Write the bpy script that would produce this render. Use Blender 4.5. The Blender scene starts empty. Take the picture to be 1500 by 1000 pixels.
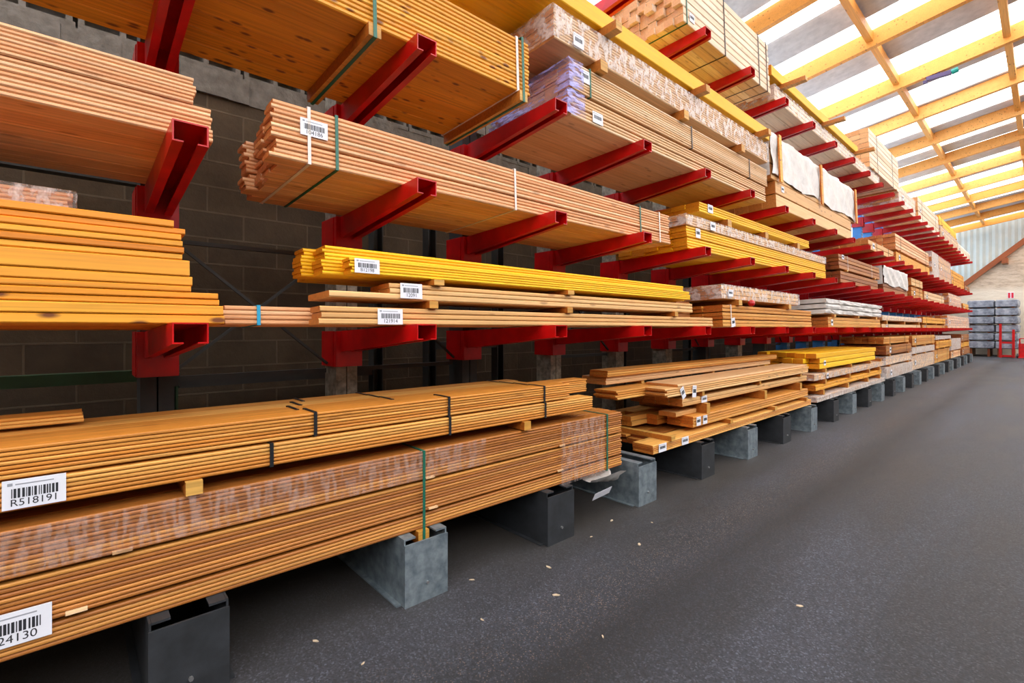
import bpy, bmesh, math, random
from mathutils import Vector, Matrix
random.seed(7)
C = bpy.context.scene.collection
SC = bpy.context.scene

# ------------------------------------------------------------------ camera, sky, exposure
FP = 708.0                                   # focal length in pixels of a 1500 wide frame
YAW = math.atan(786.0 / FP)
cam = bpy.data.cameras.new('camera'); cam.sensor_width = 36.0; cam.lens = FP / 1500 * 36
cam.shift_y = -19.0 / 1500; cam.clip_start = 0.05; cam.clip_end = 300
co = bpy.data.objects.new('camera', cam); C.objects.link(co)
co.location = (0, 0, 1.5); co.rotation_euler = (math.pi / 2, 0, YAW)
SC.camera = co

w = bpy.data.worlds.new('overcast_sky'); SC.world = w; w.use_nodes = True
bg = w.node_tree.nodes['Background']
_tc = w.node_tree.nodes.new('ShaderNodeTexCoord'); _sp = w.node_tree.nodes.new('ShaderNodeSeparateXYZ'); _rp = w.node_tree.nodes.new('ShaderNodeValToRGB')
w.node_tree.links.new(_tc.outputs['Generated'], _sp.inputs[0]); w.node_tree.links.new(_sp.outputs[2], _rp.inputs[0])
_rp.color_ramp.elements[0].color = (.34, .36, .40, 1); _rp.color_ramp.elements[1].color = (1, 1, 1, 1); _rp.color_ramp.elements[1].position = .8
w.node_tree.links.new(_rp.outputs[0], bg.inputs['Color']); bg.inputs['Strength'].default_value = 3.0
SC.view_settings.view_transform = 'Standard'; SC.view_settings.look = 'None'
SC.view_settings.gamma = 1; SC.view_settings.use_curve_mapping = False
SC.view_settings.exposure = 1.15

# ------------------------------------------------------------------ materials
MATS = {}
def newmat(name):
    m = bpy.data.materials.new(name); m.use_nodes = True
    MATS[name] = m
    return m, m.node_tree.nodes, m.node_tree.links, m.node_tree.nodes['Principled BSDF']

def hexc(h):
    r = [int(h[i:i+2], 16) / 255 for i in (0, 2, 4)]
    return tuple(((c / 12.92) if c <= .04045 else ((c + .055) / 1.055) ** 2.4) for c in r) + (1,)

def mixc(nd, ln, fac, a, b, mode='MIX'):
    n = nd.new('ShaderNodeMix'); n.data_type = 'RGBA'; n.blend_type = mode
    for s, v in ((0, fac), (6, a), (7, b)):
        if isinstance(v, (int, float)) or isinstance(v, tuple): n.inputs[s].default_value = v
        else: ln.new(v, n.inputs[s])
    return n.outputs[2]
def ramp(nd, ln, src, stops):
    r = nd.new('ShaderNodeValToRGB'); e = r.color_ramp.elements
    e[0].position, e[0].color = stops[0]; e[1].position, e[1].color = stops[-1]
    for p, c in stops[1:-1]:
        x = e.new(p); x.color = c
    ln.new(src, r.inputs[0]); return r.outputs[0]
def mth(nd, ln, op, a, b=0.0):
    n = nd.new('ShaderNodeMath'); n.operation = op
    for i, v in enumerate((a, b)):
        if isinstance(v, (int, float)): n.inputs[i].default_value = v
        else: ln.new(v, n.inputs[i])
    return n.outputs[0]
def noise(nd, ln, vec, scale, detail=3.0, rough=.55):
    n = nd.new('ShaderNodeTexNoise'); n.inputs['Scale'].default_value = scale
    n.inputs['Detail'].default_value = detail; n.inputs['Roughness'].default_value = rough
    ln.new(vec, n.inputs['Vector']); return n.outputs['Fac']
def mapping(nd, ln, scale, loc=None):
    tc = nd.new('ShaderNodeTexCoord'); mp = nd.new('ShaderNodeMapping')
    mp.inputs['Scale'].default_value = scale
    ln.new(tc.outputs['Object'], mp.inputs['Vector'])
    if loc is not None: ln.new(loc, mp.inputs['Location'])
    return mp.outputs['Vector']
def wood(name, a, b, c, knots=.5, grain=.35, rough=.5, endgrain_shade=True, kn=.17, ks=(11, 3.4, 11)):
    """a..c: the tones boards of this kind take, each board one of its own"""
    m, nd, ln, bs = newmat(name)
    oi = nd.new('ShaderNodeObjectInfo'); ge = nd.new('ShaderNodeNewGeometry')
    rnd = mth(nd, ln, 'FRACT', mth(nd, ln, 'ADD', mth(nd, ln, 'MULTIPLY', oi.outputs['Random'], 7.31), ge.outputs['Random Per Island']))
    loc = nd.new('ShaderNodeCombineXYZ'); ln.new(mth(nd, ln, 'MULTIPLY', rnd, 37.0), loc.inputs[0]); ln.new(mth(nd, ln, 'MULTIPLY', rnd, 91.0), loc.inputs[1])
    col = ramp(nd, ln, rnd, [(0, hexc(a)), (.55, hexc(b)), (1, hexc(c))])
    g = noise(nd, ln, mapping(nd, ln, (34, .9, 34), loc.outputs[0]), 1.6, 4, .6)
    gf = ramp(nd, ln, g, [(.3, (1 - grain,) * 3 + (1,)), (.62, (1.06,) * 3 + (1,))])
    col = mixc(nd, ln, 1.0, col, gf, 'MULTIPLY')
    # long darker heartwood streaks
    g2 = noise(nd, ln, mapping(nd, ln, (9, .35, 9), loc.outputs[0]), 1.0, 2, .5)
    s2 = ramp(nd, ln, g2, [(.42, (0, 0, 0, 1)), (.7, (1, 1, 1, 1))])
    col = mixc(nd, ln, mth(nd, ln, 'MULTIPLY', s2, .3), col, hexc(a))
    # end grain darker than the planed faces, with shade painted into it too
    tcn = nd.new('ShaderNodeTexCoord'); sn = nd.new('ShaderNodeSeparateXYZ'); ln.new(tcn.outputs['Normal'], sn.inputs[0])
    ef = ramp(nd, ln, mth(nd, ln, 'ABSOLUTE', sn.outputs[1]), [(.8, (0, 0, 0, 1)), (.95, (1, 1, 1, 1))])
    if endgrain_shade: col = mixc(nd, ln, ef, col, mixc(nd, ln, 1.0, col, (.70, .42, .2, 1), 'MULTIPLY'))
    # knots
    vo = nd.new('ShaderNodeTexVoronoi'); vo.inputs['Scale'].default_value = 1.0
    ln.new(mapping(nd, ln, ks, loc.outputs[0]), vo.inputs['Vector'])
    kf = ramp(nd, ln, vo.outputs['Distance'], [(kn * .5, (1, 1, 1, 1)), (kn, (0, 0, 0, 1))])
    col = mixc(nd, ln, mth(nd, ln, 'MULTIPLY', kf, knots), col, hexc('6a300c'))
    ln.new(col, bs.inputs['Base Color']); bs.inputs['Roughness'].default_value = rough
    return m
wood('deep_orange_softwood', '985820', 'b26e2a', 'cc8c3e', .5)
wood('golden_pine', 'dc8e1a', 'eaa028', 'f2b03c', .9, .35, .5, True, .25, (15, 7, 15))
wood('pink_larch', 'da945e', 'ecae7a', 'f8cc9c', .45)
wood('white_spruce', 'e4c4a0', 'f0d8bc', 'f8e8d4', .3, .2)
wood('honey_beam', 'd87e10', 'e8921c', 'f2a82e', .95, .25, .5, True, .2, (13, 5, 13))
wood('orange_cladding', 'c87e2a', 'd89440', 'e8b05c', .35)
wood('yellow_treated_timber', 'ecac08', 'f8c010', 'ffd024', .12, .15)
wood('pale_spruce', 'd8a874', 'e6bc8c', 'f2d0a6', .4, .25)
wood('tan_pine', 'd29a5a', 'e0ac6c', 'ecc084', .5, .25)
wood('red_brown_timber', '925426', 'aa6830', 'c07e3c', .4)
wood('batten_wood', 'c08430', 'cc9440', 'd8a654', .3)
wood('rafter_wood', 'd88a30', 'e69c42', 'f0b060', .6, .15, .6, False, .2)
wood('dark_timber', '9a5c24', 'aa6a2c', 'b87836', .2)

def plain(name, col, rough=.5, metal=0.0, var=.0, scale=8.0, col2=None, bump=0.0):
    m, nd, ln, bs = newmat(name)
    bs.inputs['Base Color'].default_value = hexc(col); bs.inputs['Roughness'].default_value = rough
    bs.inputs['Metallic'].default_value = metal
    v = mapping(nd, ln, (1, 1, 1))
    n = noise(nd, ln, v, scale, 5, .6)
    f = ramp(nd, ln, n, [(.35, (0, 0, 0, 1)), (.68, (1, 1, 1, 1))])
    c2 = hexc(col2) if col2 else tuple(x * (1 - var) for x in hexc(col)[:3]) + (1,)
    ln.new(mixc(nd, ln, f, hexc(col), c2), bs.inputs['Base Color'])
    if bump:
        b = nd.new('ShaderNodeBump'); b.inputs['Strength'].default_value = bump; b.inputs['Distance'].default_value = .02
        ln.new(n, b.inputs['Height']); ln.new(b.outputs[0], bs.inputs['Normal'])
    return m
plain('red_paint', 'cc080c', .32, 0, .25, 6, 'a80608')
plain('black_steel', '26282a', .5, .1, .3, 9, '34363a')
plain('dark_steel', '30302e', .6, .1, .3, 5, '3c3a36')
plain('galvanised_steel', '9aa6ac', .42, .55, .3, 14, '6c7880')
plain('dull_galvanised', 'a89c88', .55, .2, .3, 20, '6a6254')
plain('blue_paint', '4a94dc', .4, 0, .2, 4, '3a7cc0')
plain('green_paint', '2c4a2c', .5, 0, .3)
plain('bolt_steel', 'b0b0b0', .35, .8, .2)
plain('green_strap', '146450', .4, 0, .1)
plain('black_strap', '1c1e22', .4, 0, .1)
plain('white_strap', 'e8dcd4', .4, 0, .1)
plain('blue_strap', '2aa0c8', .4, 0, .1)
plain('label_paper', 'e6e6ee', .5, 0, .05)
plain('ink', '26262c', .6, 0, .1)
plain('faint_ink', '9a9ca4', .6, 0, .1)
plain('red_ink', 'd01030', .5, 0, .1)
plain('plaster', 'd8c6b0', .9, 0, .1, 3, 'c4b09a')
plain('grey_concrete', '77716a', .9, 0, .3, 12, '5e5850', .5)
plain('white_plastic', 'ddd7d1', .4, 0, .1, 6, 'c4bcb4', 1.0)
plain('grey_plastic', 'a8acb6', .25, 0, .4, 5, '6a707c', 1.0)
plain('brown_stain', '5a4634', .8, 0, .2)
plain('wood_chip', 'c8b498', .8, 0, .3)
plain('dirty_plastic', 'b8b2a8', .4, 0, .2, 10, '8c8478', .6)
plain('teal_plastic', '1c8c80', .4)
plain('violet_housing', '4a3c64', .5)

def film(name, tint, lo, hi, scale=7.0, vec=(2.0, 9.0, 1.6)):
    m, nd, ln, bs = newmat(name)
    out = nd['Material Output']
    tr = nd.new('ShaderNodeBsdfTransparent'); tr.inputs[0].default_value = (1, 1, 1, 1)
    bs.inputs['Base Color'].default_value = hexc(tint); bs.inputs['Roughness'].default_value = .22
    v = mapping(nd, ln, vec)
    n = noise(nd, ln, v, scale * .55, 3, .6)
    f = ramp(nd, ln, n, [(.44, (lo,) * 3 + (1,)), (.6, (hi,) * 3 + (1,)), (.7, (lo * 1.6,) * 3 + (1,))])
    mx = nd.new('ShaderNodeMixShader'); ln.new(f, mx.inputs[0]); ln.new(tr.outputs[0], mx.inputs[1]); ln.new(bs.outputs[0], mx.inputs[2])
    b = nd.new('ShaderNodeBump'); b.inputs['Strength'].default_value = .9; b.inputs['Distance'].default_value = .03
    ln.new(n, b.inputs['Height']); ln.new(b.outputs[0], bs.inputs['Normal'])
    ln.new(mx.outputs[0], out.inputs[0]); return m
film('clear_film', 'f6eeea', .1, .62, 6, (2.2, 5.0, 3.0))
film('thin_film', 'd8c0b8', .05, .34, 9)
film('milky_film', 'eee6e2', .4, .9, 9)
film('violet_film', 'b4b4f8', .1, .9, 5, (1.6, 1.6, 8))

# block wall
def block_wall():
    m, nd, ln, bs = newmat('block_wall')
    tc = nd.new('ShaderNodeTexCoord'); sp = nd.new('ShaderNodeSeparateXYZ'); cb = nd.new('ShaderNodeCombineXYZ')
    ln.new(tc.outputs['Object'], sp.inputs[0]); ln.new(sp.outputs[1], cb.inputs[0]); ln.new(sp.outputs[2], cb.inputs[1])
    br = nd.new('ShaderNodeTexBrick'); ln.new(cb.outputs[0], br.inputs['Vector'])
    br.inputs['Scale'].default_value = 1.0; br.inputs['Brick Width'].default_value = .5; br.inputs['Row Height'].default_value = .2
    br.inputs['Mortar Size'].default_value = .008; br.inputs['Mortar Smooth'].default_value = .3
    br.inputs['Color1'].default_value = hexc('65543f'); br.inputs['Color2'].default_value = hexc('564838'); br.inputs['Mortar'].default_value = hexc('746552')
    n = noise(nd, ln, tc.outputs['Object'], 3.0, 6, .65)
    f = ramp(nd, ln, n, [(.3, (.5, .47, .43, 1)), (.7, (.85, .82, .78, 1))])
    ln.new(mixc(nd, ln, 1.0, br.outputs['Color'], f, 'MULTIPLY'), bs.inputs['Base Color'])
    bs.inputs['Roughness'].default_value = .95
    b = nd.new('ShaderNodeBump'); b.inputs['Strength'].default_value = .7; b.inputs['Distance'].default_value = .01
    ln.new(mth(nd, ln, 'ADD', mth(nd, ln, 'MULTIPLY', br.outputs['Fac'], 1.0), mth(nd, ln, 'MULTIPLY', noise(nd, ln, tc.outputs['Object'], 26, 4, .7), .6)), b.inputs['Height'])
    ln.new(b.outputs[0], bs.inputs['Normal'])
block_wall()
# asphalt
def asphalt():
    m, nd, ln, bs = newmat('asphalt')
    tc = nd.new('ShaderNodeTexCoord'); P = tc.outputs['Object']
    big = noise(nd, ln, mapping(nd, ln, (1.1, .22, 1)), 1.0, 4, .6)
    col = ramp(nd, ln, big, [(.3, hexc('292624')), (.5, hexc('303238')), (.72, hexc('444752'))])
    grain = noise(nd, ln, P, 75, 5, .85)
    col = mixc(nd, ln, 1.0, col, ramp(nd, ln, grain, [(.3, (.4, .4, .4, 1)), (.7, (1.6, 1.6, 1.6, 1))]), 'MULTIPLY')
    vg = nd.new('ShaderNodeTexVoronoi'); vg.inputs['Scale'].default_value = 130; ln.new(P, vg.inputs['Vector'])
    sg = nd.new('ShaderNodeSeparateColor'); ln.new(vg.outputs['Color'], sg.inputs[0])
    col = mixc(nd, ln, 1.0, col, ramp(nd, ln, sg.outputs[0], [(.0, (.5, .5, .5, 1)), (.8, (1.15, 1.15, 1.15, 1)), (1, (2.6, 2.6, 2.6, 1))]), 'MULTIPLY')
    # pale grit and wood dust lying in a trail along the rack
    sp = nd.new('ShaderNodeSeparateXYZ'); ln.new(P, sp.inputs[0])
    trail = mth(nd, ln, 'ABSOLUTE', mth(nd, ln, 'ADD', sp.outputs[0], 1.62))
    tr = ramp(nd, ln, mth(nd, ln, 'ADD', trail, mth(nd, ln, 'MULTIPLY', noise(nd, ln, P, 1.3, 4, .6), .5)), [(.2, (1, 1, 1, 1)), (.62, (0, 0, 0, 1))])
    vo = nd.new('ShaderNodeTexVoronoi'); vo.inputs['Scale'].default_value = 70; ln.new(P, vo.inputs['Vector'])
    grit = ramp(nd, ln, vo.outputs['Distance'], [(.16, (1, 1, 1, 1)), (.26, (0, 0, 0, 1))])
    col = mixc(nd, ln, mth(nd, ln, 'MULTIPLY', mth(nd, ln, 'MULTIPLY', grit, tr), .8), col, hexc('b49a88'))
    # dark tyre track along the aisle
    tk = mth(nd, ln, 'ABSOLUTE', mth(nd, ln, 'ADD', mth(nd, ln, 'ADD', sp.outputs[0], 1.22), mth(nd, ln, 'MULTIPLY', noise(nd, ln, mapping(nd, ln, (.5, .25, 1)), 1.0, 3, .5), .35)))
    tkf = ramp(nd, ln, tk, [(.0, (1, 1, 1, 1)), (.34, (0, 0, 0, 1))])
    col = mixc(nd, ln, mth(nd, ln, 'MULTIPLY', tkf, .75), col, hexc('161618'))
    # shade under the rack, painted into the floor colour as dark brown
    rack_shade = ramp(nd, ln, mth(nd, ln, 'MULTIPLY', mth(nd, ln, 'ADD', sp.outputs[0], mth(nd, ln, 'MULTIPLY', noise(nd, ln, P, 2.0, 3, .6), .7)), -1.0), [(.9, (0, 0, 0, 1)), (2.3, (1, 1, 1, 1))])
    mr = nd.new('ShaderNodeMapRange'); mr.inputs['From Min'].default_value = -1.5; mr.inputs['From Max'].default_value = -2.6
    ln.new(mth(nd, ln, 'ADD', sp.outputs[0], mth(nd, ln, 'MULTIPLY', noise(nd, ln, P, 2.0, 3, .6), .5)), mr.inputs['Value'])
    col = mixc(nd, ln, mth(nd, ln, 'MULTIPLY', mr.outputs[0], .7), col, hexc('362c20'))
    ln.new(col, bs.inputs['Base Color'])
    rg = ramp(nd, ln, big, [(.3, (.48,) * 3 + (1,)), (.7, (.66,) * 3 + (1,))]); ln.new(rg, bs.inputs['Roughness'])
    b = nd.new('ShaderNodeBump'); b.inputs['Strength'].default_value = .9; b.inputs['Distance'].default_value = .012
    ln.new(grain, b.inputs['Height']); ln.new(b.outputs[0], bs.inputs['Normal'])
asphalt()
def sheet(name, base, translucent, tw=.5):
    m, nd, ln, bs = newmat(name)
    out = nd['Material Output']
    bs.inputs['Base Color'].default_value = hexc(base); bs.inputs['Roughness'].default_value = .5
    if translucent:
        t = nd.new('ShaderNodeBsdfTranslucent'); t.inputs[0].default_value = hexc(base)
        tp = nd.new('ShaderNodeBsdfTransparent'); tp.inputs[0].default_value = hexc(base)
        mx = nd.new('ShaderNodeMixShader'); mx.inputs[0].default_value = tw
        ln.new(t.outputs[0], mx.inputs[1]); ln.new(tp.outputs[0], mx.inputs[2]); ln.new(mx.outputs[0], out.inputs[0])
    return m
sheet('translucent_sheet', 'ffffff', True)
plain('pale_green_sheet', 'b6bab2', .6, 0, .1, 1.2, 'a8b0ac')
sheet('frosted_cladding', 'd4e4f4', True, .4)
plain('fibre_cement_sheet', 'd8d0ca', .85, 0, .2, 5, 'c4bcb6')

# ------------------------------------------------------------------ mesh helpers
def put(name, bm, mat, parent=None, smooth=False):
    me = bpy.data.meshes.new(name); bm.to_mesh(me); bm.free()
    mats = mat if isinstance(mat, (list, tuple)) else [mat]
    for k in mats: me.materials.append(MATS[k])
    if smooth:
        for p in me.polygons: p.use_smooth = True
    o = bpy.data.objects.new(name, me); C.objects.link(o)
    if parent is not None: o.parent = parent
    return o
def box(bm, x0, x1, y0, y1, z0, z1, mi=0):
    v = [bm.verts.new(p) for p in ((x0, y0, z0), (x1, y0, z0), (x1, y1, z0), (x0, y1, z0), (x0, y0, z1), (x1, y0, z1), (x1, y1, z1), (x0, y1, z1))]
    for f in ((0, 3, 2, 1), (4, 5, 6, 7), (0, 1, 5, 4), (1, 2, 6, 5), (2, 3, 7, 6), (3, 0, 4, 7)):
        bm.faces.new([v[i] for i in f]).material_index = mi
def board(bm, x0, x1, y0, y1, z0, z1, c=.003):
    """a plank along Y with eased long edges"""
    c = min(c, (z1 - z0) * .3, (x1 - x0) * .3)
    pr = [(x0 + c, z0), (x1 - c, z0), (x1, z0 + c), (x1, z1 - c), (x1 - c, z1), (x0 + c, z1), (x0, z1 - c), (x0, z0 + c)]
    a = [bm.verts.new((x, y0, z)) for x, z in pr]; b = [bm.verts.new((x, y1, z)) for x, z in pr]
    for i in range(8):
        j = (i + 1) % 8; bm.faces.new((a[i], b[i], b[j], a[j]))
    bm.faces.new(a); bm.faces.new(b[::-1])
def bar(bm, p0, p1, r, n=4):
    """a straight bar between two points"""
    p0 = Vector(p0); p1 = Vector(p1); d = (p1 - p0).normalized()
    u = d.cross(Vector((0, 1, 0)) if abs(d.y) < .9 else Vector((1, 0, 0))).normalized(); w_ = d.cross(u)
    A = []; B = []
    for i in range(n):
        t = 2 * math.pi * (i + .5) / n; o = (u * math.cos(t) + w_ * math.sin(t)) * r
        A.append(bm.verts.new(p0 + o)); B.append(bm.verts.new(p1 + o))
    for i in range(n):
        j = (i + 1) % n; bm.faces.new((A[i], A[j], B[j], B[i]))
    bm.faces.new(A[::-1]); bm.faces.new(B)
def NB(): return bmesh.new()
def empty(name, loc, ry=0.0, rz=0.0):
    o = bpy.data.objects.new(name, None); C.objects.link(o); o.empty_display_size = .1
    o.location = loc; o.rotation_euler = (0, ry, rz); return o
def tag(o, label, cat, group=None):
    o['label'] = label; o['category'] = cat
    if group: o['group'] = group
    return o
def struct(name, bm, mat):
    o = put(name, bm, mat); o['kind'] = 'structure'; return o
ORD = ['first', 'second', 'third', 'fourth', 'fifth', 'sixth', 'seventh', 'eighth', 'ninth', 'tenth', 'eleventh', 'twelfth', 'thirteenth', 'fourteenth', 'fifteenth', 'sixteenth', 'seventeenth', 'eighteenth', 'nineteenth', 'twentieth', 'twenty-first', 'twenty-second', 'twenty-third', 'twenty-fourth', 'twenty-fifth', 'twenty-sixth', 'twenty-seventh', 'twenty-eighth', 'twenty-ninth', 'thirtieth']

# ------------------------------------------------------------------ the setting
WX = -4.35; FARY = 39.0
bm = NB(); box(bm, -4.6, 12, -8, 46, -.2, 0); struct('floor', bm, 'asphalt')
bm = NB(); box(bm, WX - .2, WX, -8, FARY, 0, 3.33); struct('wall_left', bm, 'block_wall')
bm = NB(); R = random.Random(2); yy = -8
while yy < FARY:                                  # rough cast band on top of the block courses
    y2 = min(yy + R.uniform(.12, .5), FARY); box(bm, WX - .2, WX + R.uniform(.005, .03), yy, y2, 3.33 - R.uniform(0, .035), 3.5); yy = y2
struct('trim_5', bm, 'grey_concrete')
bm = NB()
y = -8
while y < FARY:                                   # coping of hollow blocks on the block wall
    y2 = min(y + .5, FARY)
    box(bm, WX - .2, WX + .01, y + .006, y2 - .006, 3.5, 3.54)
    box(bm, WX - .2, WX + .01, y + .006, y2 - .006, 3.72, 3.9)
    for k in range(3): box(bm, WX - .2, WX - .01 + .01, y + .006 + k * .22, y + .04 + k * .22, 3.54, 3.72)
    y += .5
struct('trim_1', bm, 'grey_concrete')
bm = NB(); box(bm, WX - .26, WX - .2, -8, FARY, 3.4, 4.2); struct('trim_2', bm, 'grey_concrete')
def corrug(bm, o, along, out, wdir, n, length, pitch=.09, amp=.02):
    """a wavy sheet: n pitches across wdir, running `length` along `along`"""
    o = Vector(o); along = Vector(along); out = Vector(out); wdir = Vector(wdir)
    prev = None
    for i in range(n * 4 + 1):
        p = o + wdir * (pitch * i / 4) + out * (amp * math.sin(i * math.pi / 2))
        a = bm.verts.new(p); b = bm.verts.new(p + along * length)
        if prev: bm.faces.new((prev[0], a, b, prev[1]))
        prev = (a, b)
bm = NB(); corrug(bm, (WX - .15, -8, 3.9), (0, 0, 1), (1, 0, 0), (0, 1, 0), int(47.2 / .18), 3.5, .18, .02)
struct('wall_upper_left', bm, 'frosted_cladding')

# roof: rafters across, sloping up away from the block wall, blocking between, sheets on top
SL = .165; RX0 = -2.5; RZ0 = 7.36                 # height of rafter undersides at x = -2.45
def rz(x): return RZ0 + SL * (x - RX0)
RY = [12.36 + 2.646 * k for k in range(-7, 11)]
for k, y in enumerate(RY):
    bm = NB(); x0, x1 = WX - .1, 6.6; hw = .065; hh = .34
    vs = []
    for x in (x0, x1):
        for yy in (y - hw, y + hw):
            for dz in (0, hh): vs.append(bm.verts.new((x, yy, rz(x) + dz)))
    for f in ((0, 2, 3, 1), (4, 5, 7, 6), (0, 4, 6, 2), (1, 3, 7, 5), (0, 1, 5, 4), (2, 6, 7, 3)): bm.faces.new([vs[i] for i in f])
    o = struct('ceiling_rafter', bm, 'rafter_wood')
for k in range(len(RY) - 1):
    for xb in (-2.5, -.6, 1.3, 3.2):
        if xb < -4.4: continue
        bm = NB(); z = rz(xb)
        box(bm, xb - .06, xb + .06, RY[k] + .065, RY[k + 1] - .065, z + .12, z + .31)
        struct('ceiling_blocking', bm, 'rafter_wood')
bmw = NB(); bmg = NB()
per = 2.22; y = 12.4 - per * 8; x0 = WX - .3; L = 11.2
al = Vector((1, 0, SL)).normalized()
while y < FARY + .5:
    n = 13; pw = 1.24 / n
    corrug(bmw, (x0, y - .62, rz(x0) + .365), al, (0, 0, 1), (0, 1, 0), n, L, pw, .02)
    n2 = 10; pg = .98 / n2
    corrug(bmg, (x0, y + .62, rz(x0) + .365), al, (0, 0, 1), (0, 1, 0), n2, L, pg, .02)
    y += per
o = struct('ceiling', bmg, 'fibre_cement_sheet'); o = struct('ceiling_skylight', bmw, 'translucent_sheet')

# far gable: rough plastered stone, pale sheets above, sloping timber between
def stone():
    m, nd, ln, bs = newmat('rough_stone_wall')
    tc = nd.new('ShaderNodeTexCoord'); sp = nd.new('ShaderNodeSeparateXYZ'); cb = nd.new('ShaderNodeCombineXYZ')
    ln.new(tc.outputs['Object'], sp.inputs[0]); ln.new(sp.outputs[0], cb.inputs[0]); ln.new(sp.outputs[2], cb.inputs[1])
    n = noise(nd, ln, mapping(nd, ln, (2, 1, 6)), 1.2, 6, .7)
    col = ramp(nd, ln, n, [(.3, hexc('a08c78')), (.5, hexc('c4ae96')), (.75, hexc('d8c4ae'))])
    lo = nd.new('ShaderNodeMapRange'); lo.inputs['From Min'].default_value = 3.9; lo.inputs['From Max'].default_value = 3.6
    ln.new(sp.outputs[2], lo.inputs['Value'])
    col = mixc(nd, ln, lo.outputs[0], col, hexc('dccdb8'))
    ln.new(col, bs.inputs['Base Color']); bs.inputs['Roughness'].default_value = .95
    b = nd.new('ShaderNodeBump'); b.inputs['Strength'].default_value = .6; b.inputs['Distance'].default_value = .05
    ln.new(n, b.inputs['Height']); ln.new(b.outputs[0], bs.inputs['Normal'])
stone()
def gz(x): return 4.36 + .93 * (x + 3.22)         # height of the sloping timber's top over x
bm = NB()
pts = [(-4.6, 0), (5.0, 0), (5.0, 6.5), (gz and 0.3, gz(-.9) + .05 * 0), (-.9, gz(-.9)), (-4.55, gz(-4.55))]
pts = [(-4.6, 0), (8.0, 0), (8.0, 6.3), (.2, gz(.2) - .1), (-4.6, gz(-4.6) - .1)]
a = [bm.verts.new((x, FARY, z)) for x, z in pts]; b = [bm.verts.new((x, FARY + .4, z)) for x, z in pts]
bm.faces.new(a); bm.faces.new(b[::-1])
for i in range(5): bm.faces.new((a[i], b[i], b[(i + 1) % 5], a[(i + 1) % 5]))
bmesh.ops.recalc_face_normals(bm, faces=bm.faces); struct('wall_far', bm, 'rough_stone_wall')
bm = NB(); corrug(bm, (-4.6, FARY + .3, 2.9), (0, 0, 1), (0, 1, 0), (1, 0, 0), 48, 6.6, .26, .03); struct('wall_far_upper', bm, 'pale_green_sheet')
bm = NB(); vs = []
for x in (-4.4, .4):
    for yy in (FARY - .22, FARY - .02):
        for dz in (-.36, 0): vs.append(bm.verts.new((x, yy, gz(x) + dz)))
for f in ((0, 2, 3, 1), (4, 5, 7, 6), (0, 4, 6, 2), (1, 3, 7, 5), (0, 1, 5, 4), (2, 6, 7, 3)): bm.faces.new([vs[i] for i in f])
struct('trim_3', bm, 'dark_timber')
bm = NB(); box(bm, -1.75, -1.5, FARY - .9, FARY, gz(-1.6) - .75, gz(-1.6) - .45); struct('trim_4', bm, 'dark_timber')
bm = NB(); box(bm, 6.6, 6.8, -8, FARY, 0, 5.2); struct('wall_right_blocker', bm, 'grey_concrete')  # unseen wall, added to cut the sky light from the side
bm = NB(); box(bm, WX - .2, 6.8, -8.2, -8, 0, 5.5); struct('wall_rear_blocker', bm, 'grey_concrete')  # unseen wall behind the camera, added to hold back light

# ------------------------------------------------------------------ cantilever rack
TL = .04; XT = -2.3; XP = -3.37; PITCH = 1.1; Y0 = .34; NU = 28
LV = [1.524, 2.325, 3.11, 4.53]                    # arm top at the tip
def arm_mesh(bm, ztip):
    """lipped channel, open downwards, deeper at the root"""
    hw = .062; t = .006
    def sec(x, depth):
        z = ztip + TL * (x - XT)
        return x, z, depth
    a = sec(XP - .0, .15); b = sec(XT, .085)
    def slab(y0, y1, za0, za1, zb0, zb1):
        v = []
        for (x, z, d), lo, hi in ((a, za0, za1), (b, zb0, zb1)):
            for yy in (y0, y1):
                for q in (lo, hi): v.append(bm.verts.new((x, yy, z - q)))
        for f in ((0, 1, 3, 2), (4, 6, 7, 5), (0, 2, 6, 4), (1, 5, 7, 3), (0, 4, 5, 1), (2, 3, 7, 6)): bm.faces.new([v[i] for i in f])
    slab(-hw, hw, t, 0, t, 0)
    slab(-hw, -hw + t, .15, t, .085, t); slab(hw - t, hw, .15, t, .085, t)
    slab(-hw + t, -hw + .038, .15, .15 - t, .085, .085 - t); slab(hw - .038, hw - t, .15, .15 - t, .085, .085 - t)
    bmesh.ops.recalc_face_normals(bm, faces=bm.faces)
ARM = []
def base_mesh(bm):
    x0, x1 = -3.62, XT - .012; hw = .135; h = .365
    for s in (-1, 1):
        ys = sorted((s * hw, s * (hw - .008))); box(bm, x0, x1, ys[0], ys[1], 0, h)
        ys = sorted((s * (hw - .009), s * (hw - .07))); box(bm, x0, x1, ys[0], ys[1], h - .009, h)
        ys = sorted((s * (hw + .001), s * (hw + .03))); box(bm, x0, x1 - .03, ys[0], ys[1], 0, .008)
first = None
POSTM = ['dark_steel', 'dull_galvanised', 'dark_steel', 'dull_galvanised', 'dull_galvanised', 'dull_galvanised']
meshes = {}
def cached(key, name, mat, fn, parent):
    if key not in meshes:
        bm = NB(); fn(bm); o = put(name, bm, mat, parent); meshes[key] = o.data
    else:
        o = bpy.data.objects.new(name, meshes[key]); C.objects.link(o); o.parent = parent
    return o
def post_mesh(blue):
    def fn(bm):
        for s in (-1, 1):
            y0, y1 = sorted((s * .004, s * .078)); box(bm, XP - .2, XP, y0, y1, .37, 5.35)
            if blue:
                for k in range(62):
                    z = .5 + k * .078; yc = s * .04; box(bm, XP, XP + .002, yc - .012, yc + .012, z, z + .035, 1)
    return fn
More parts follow.
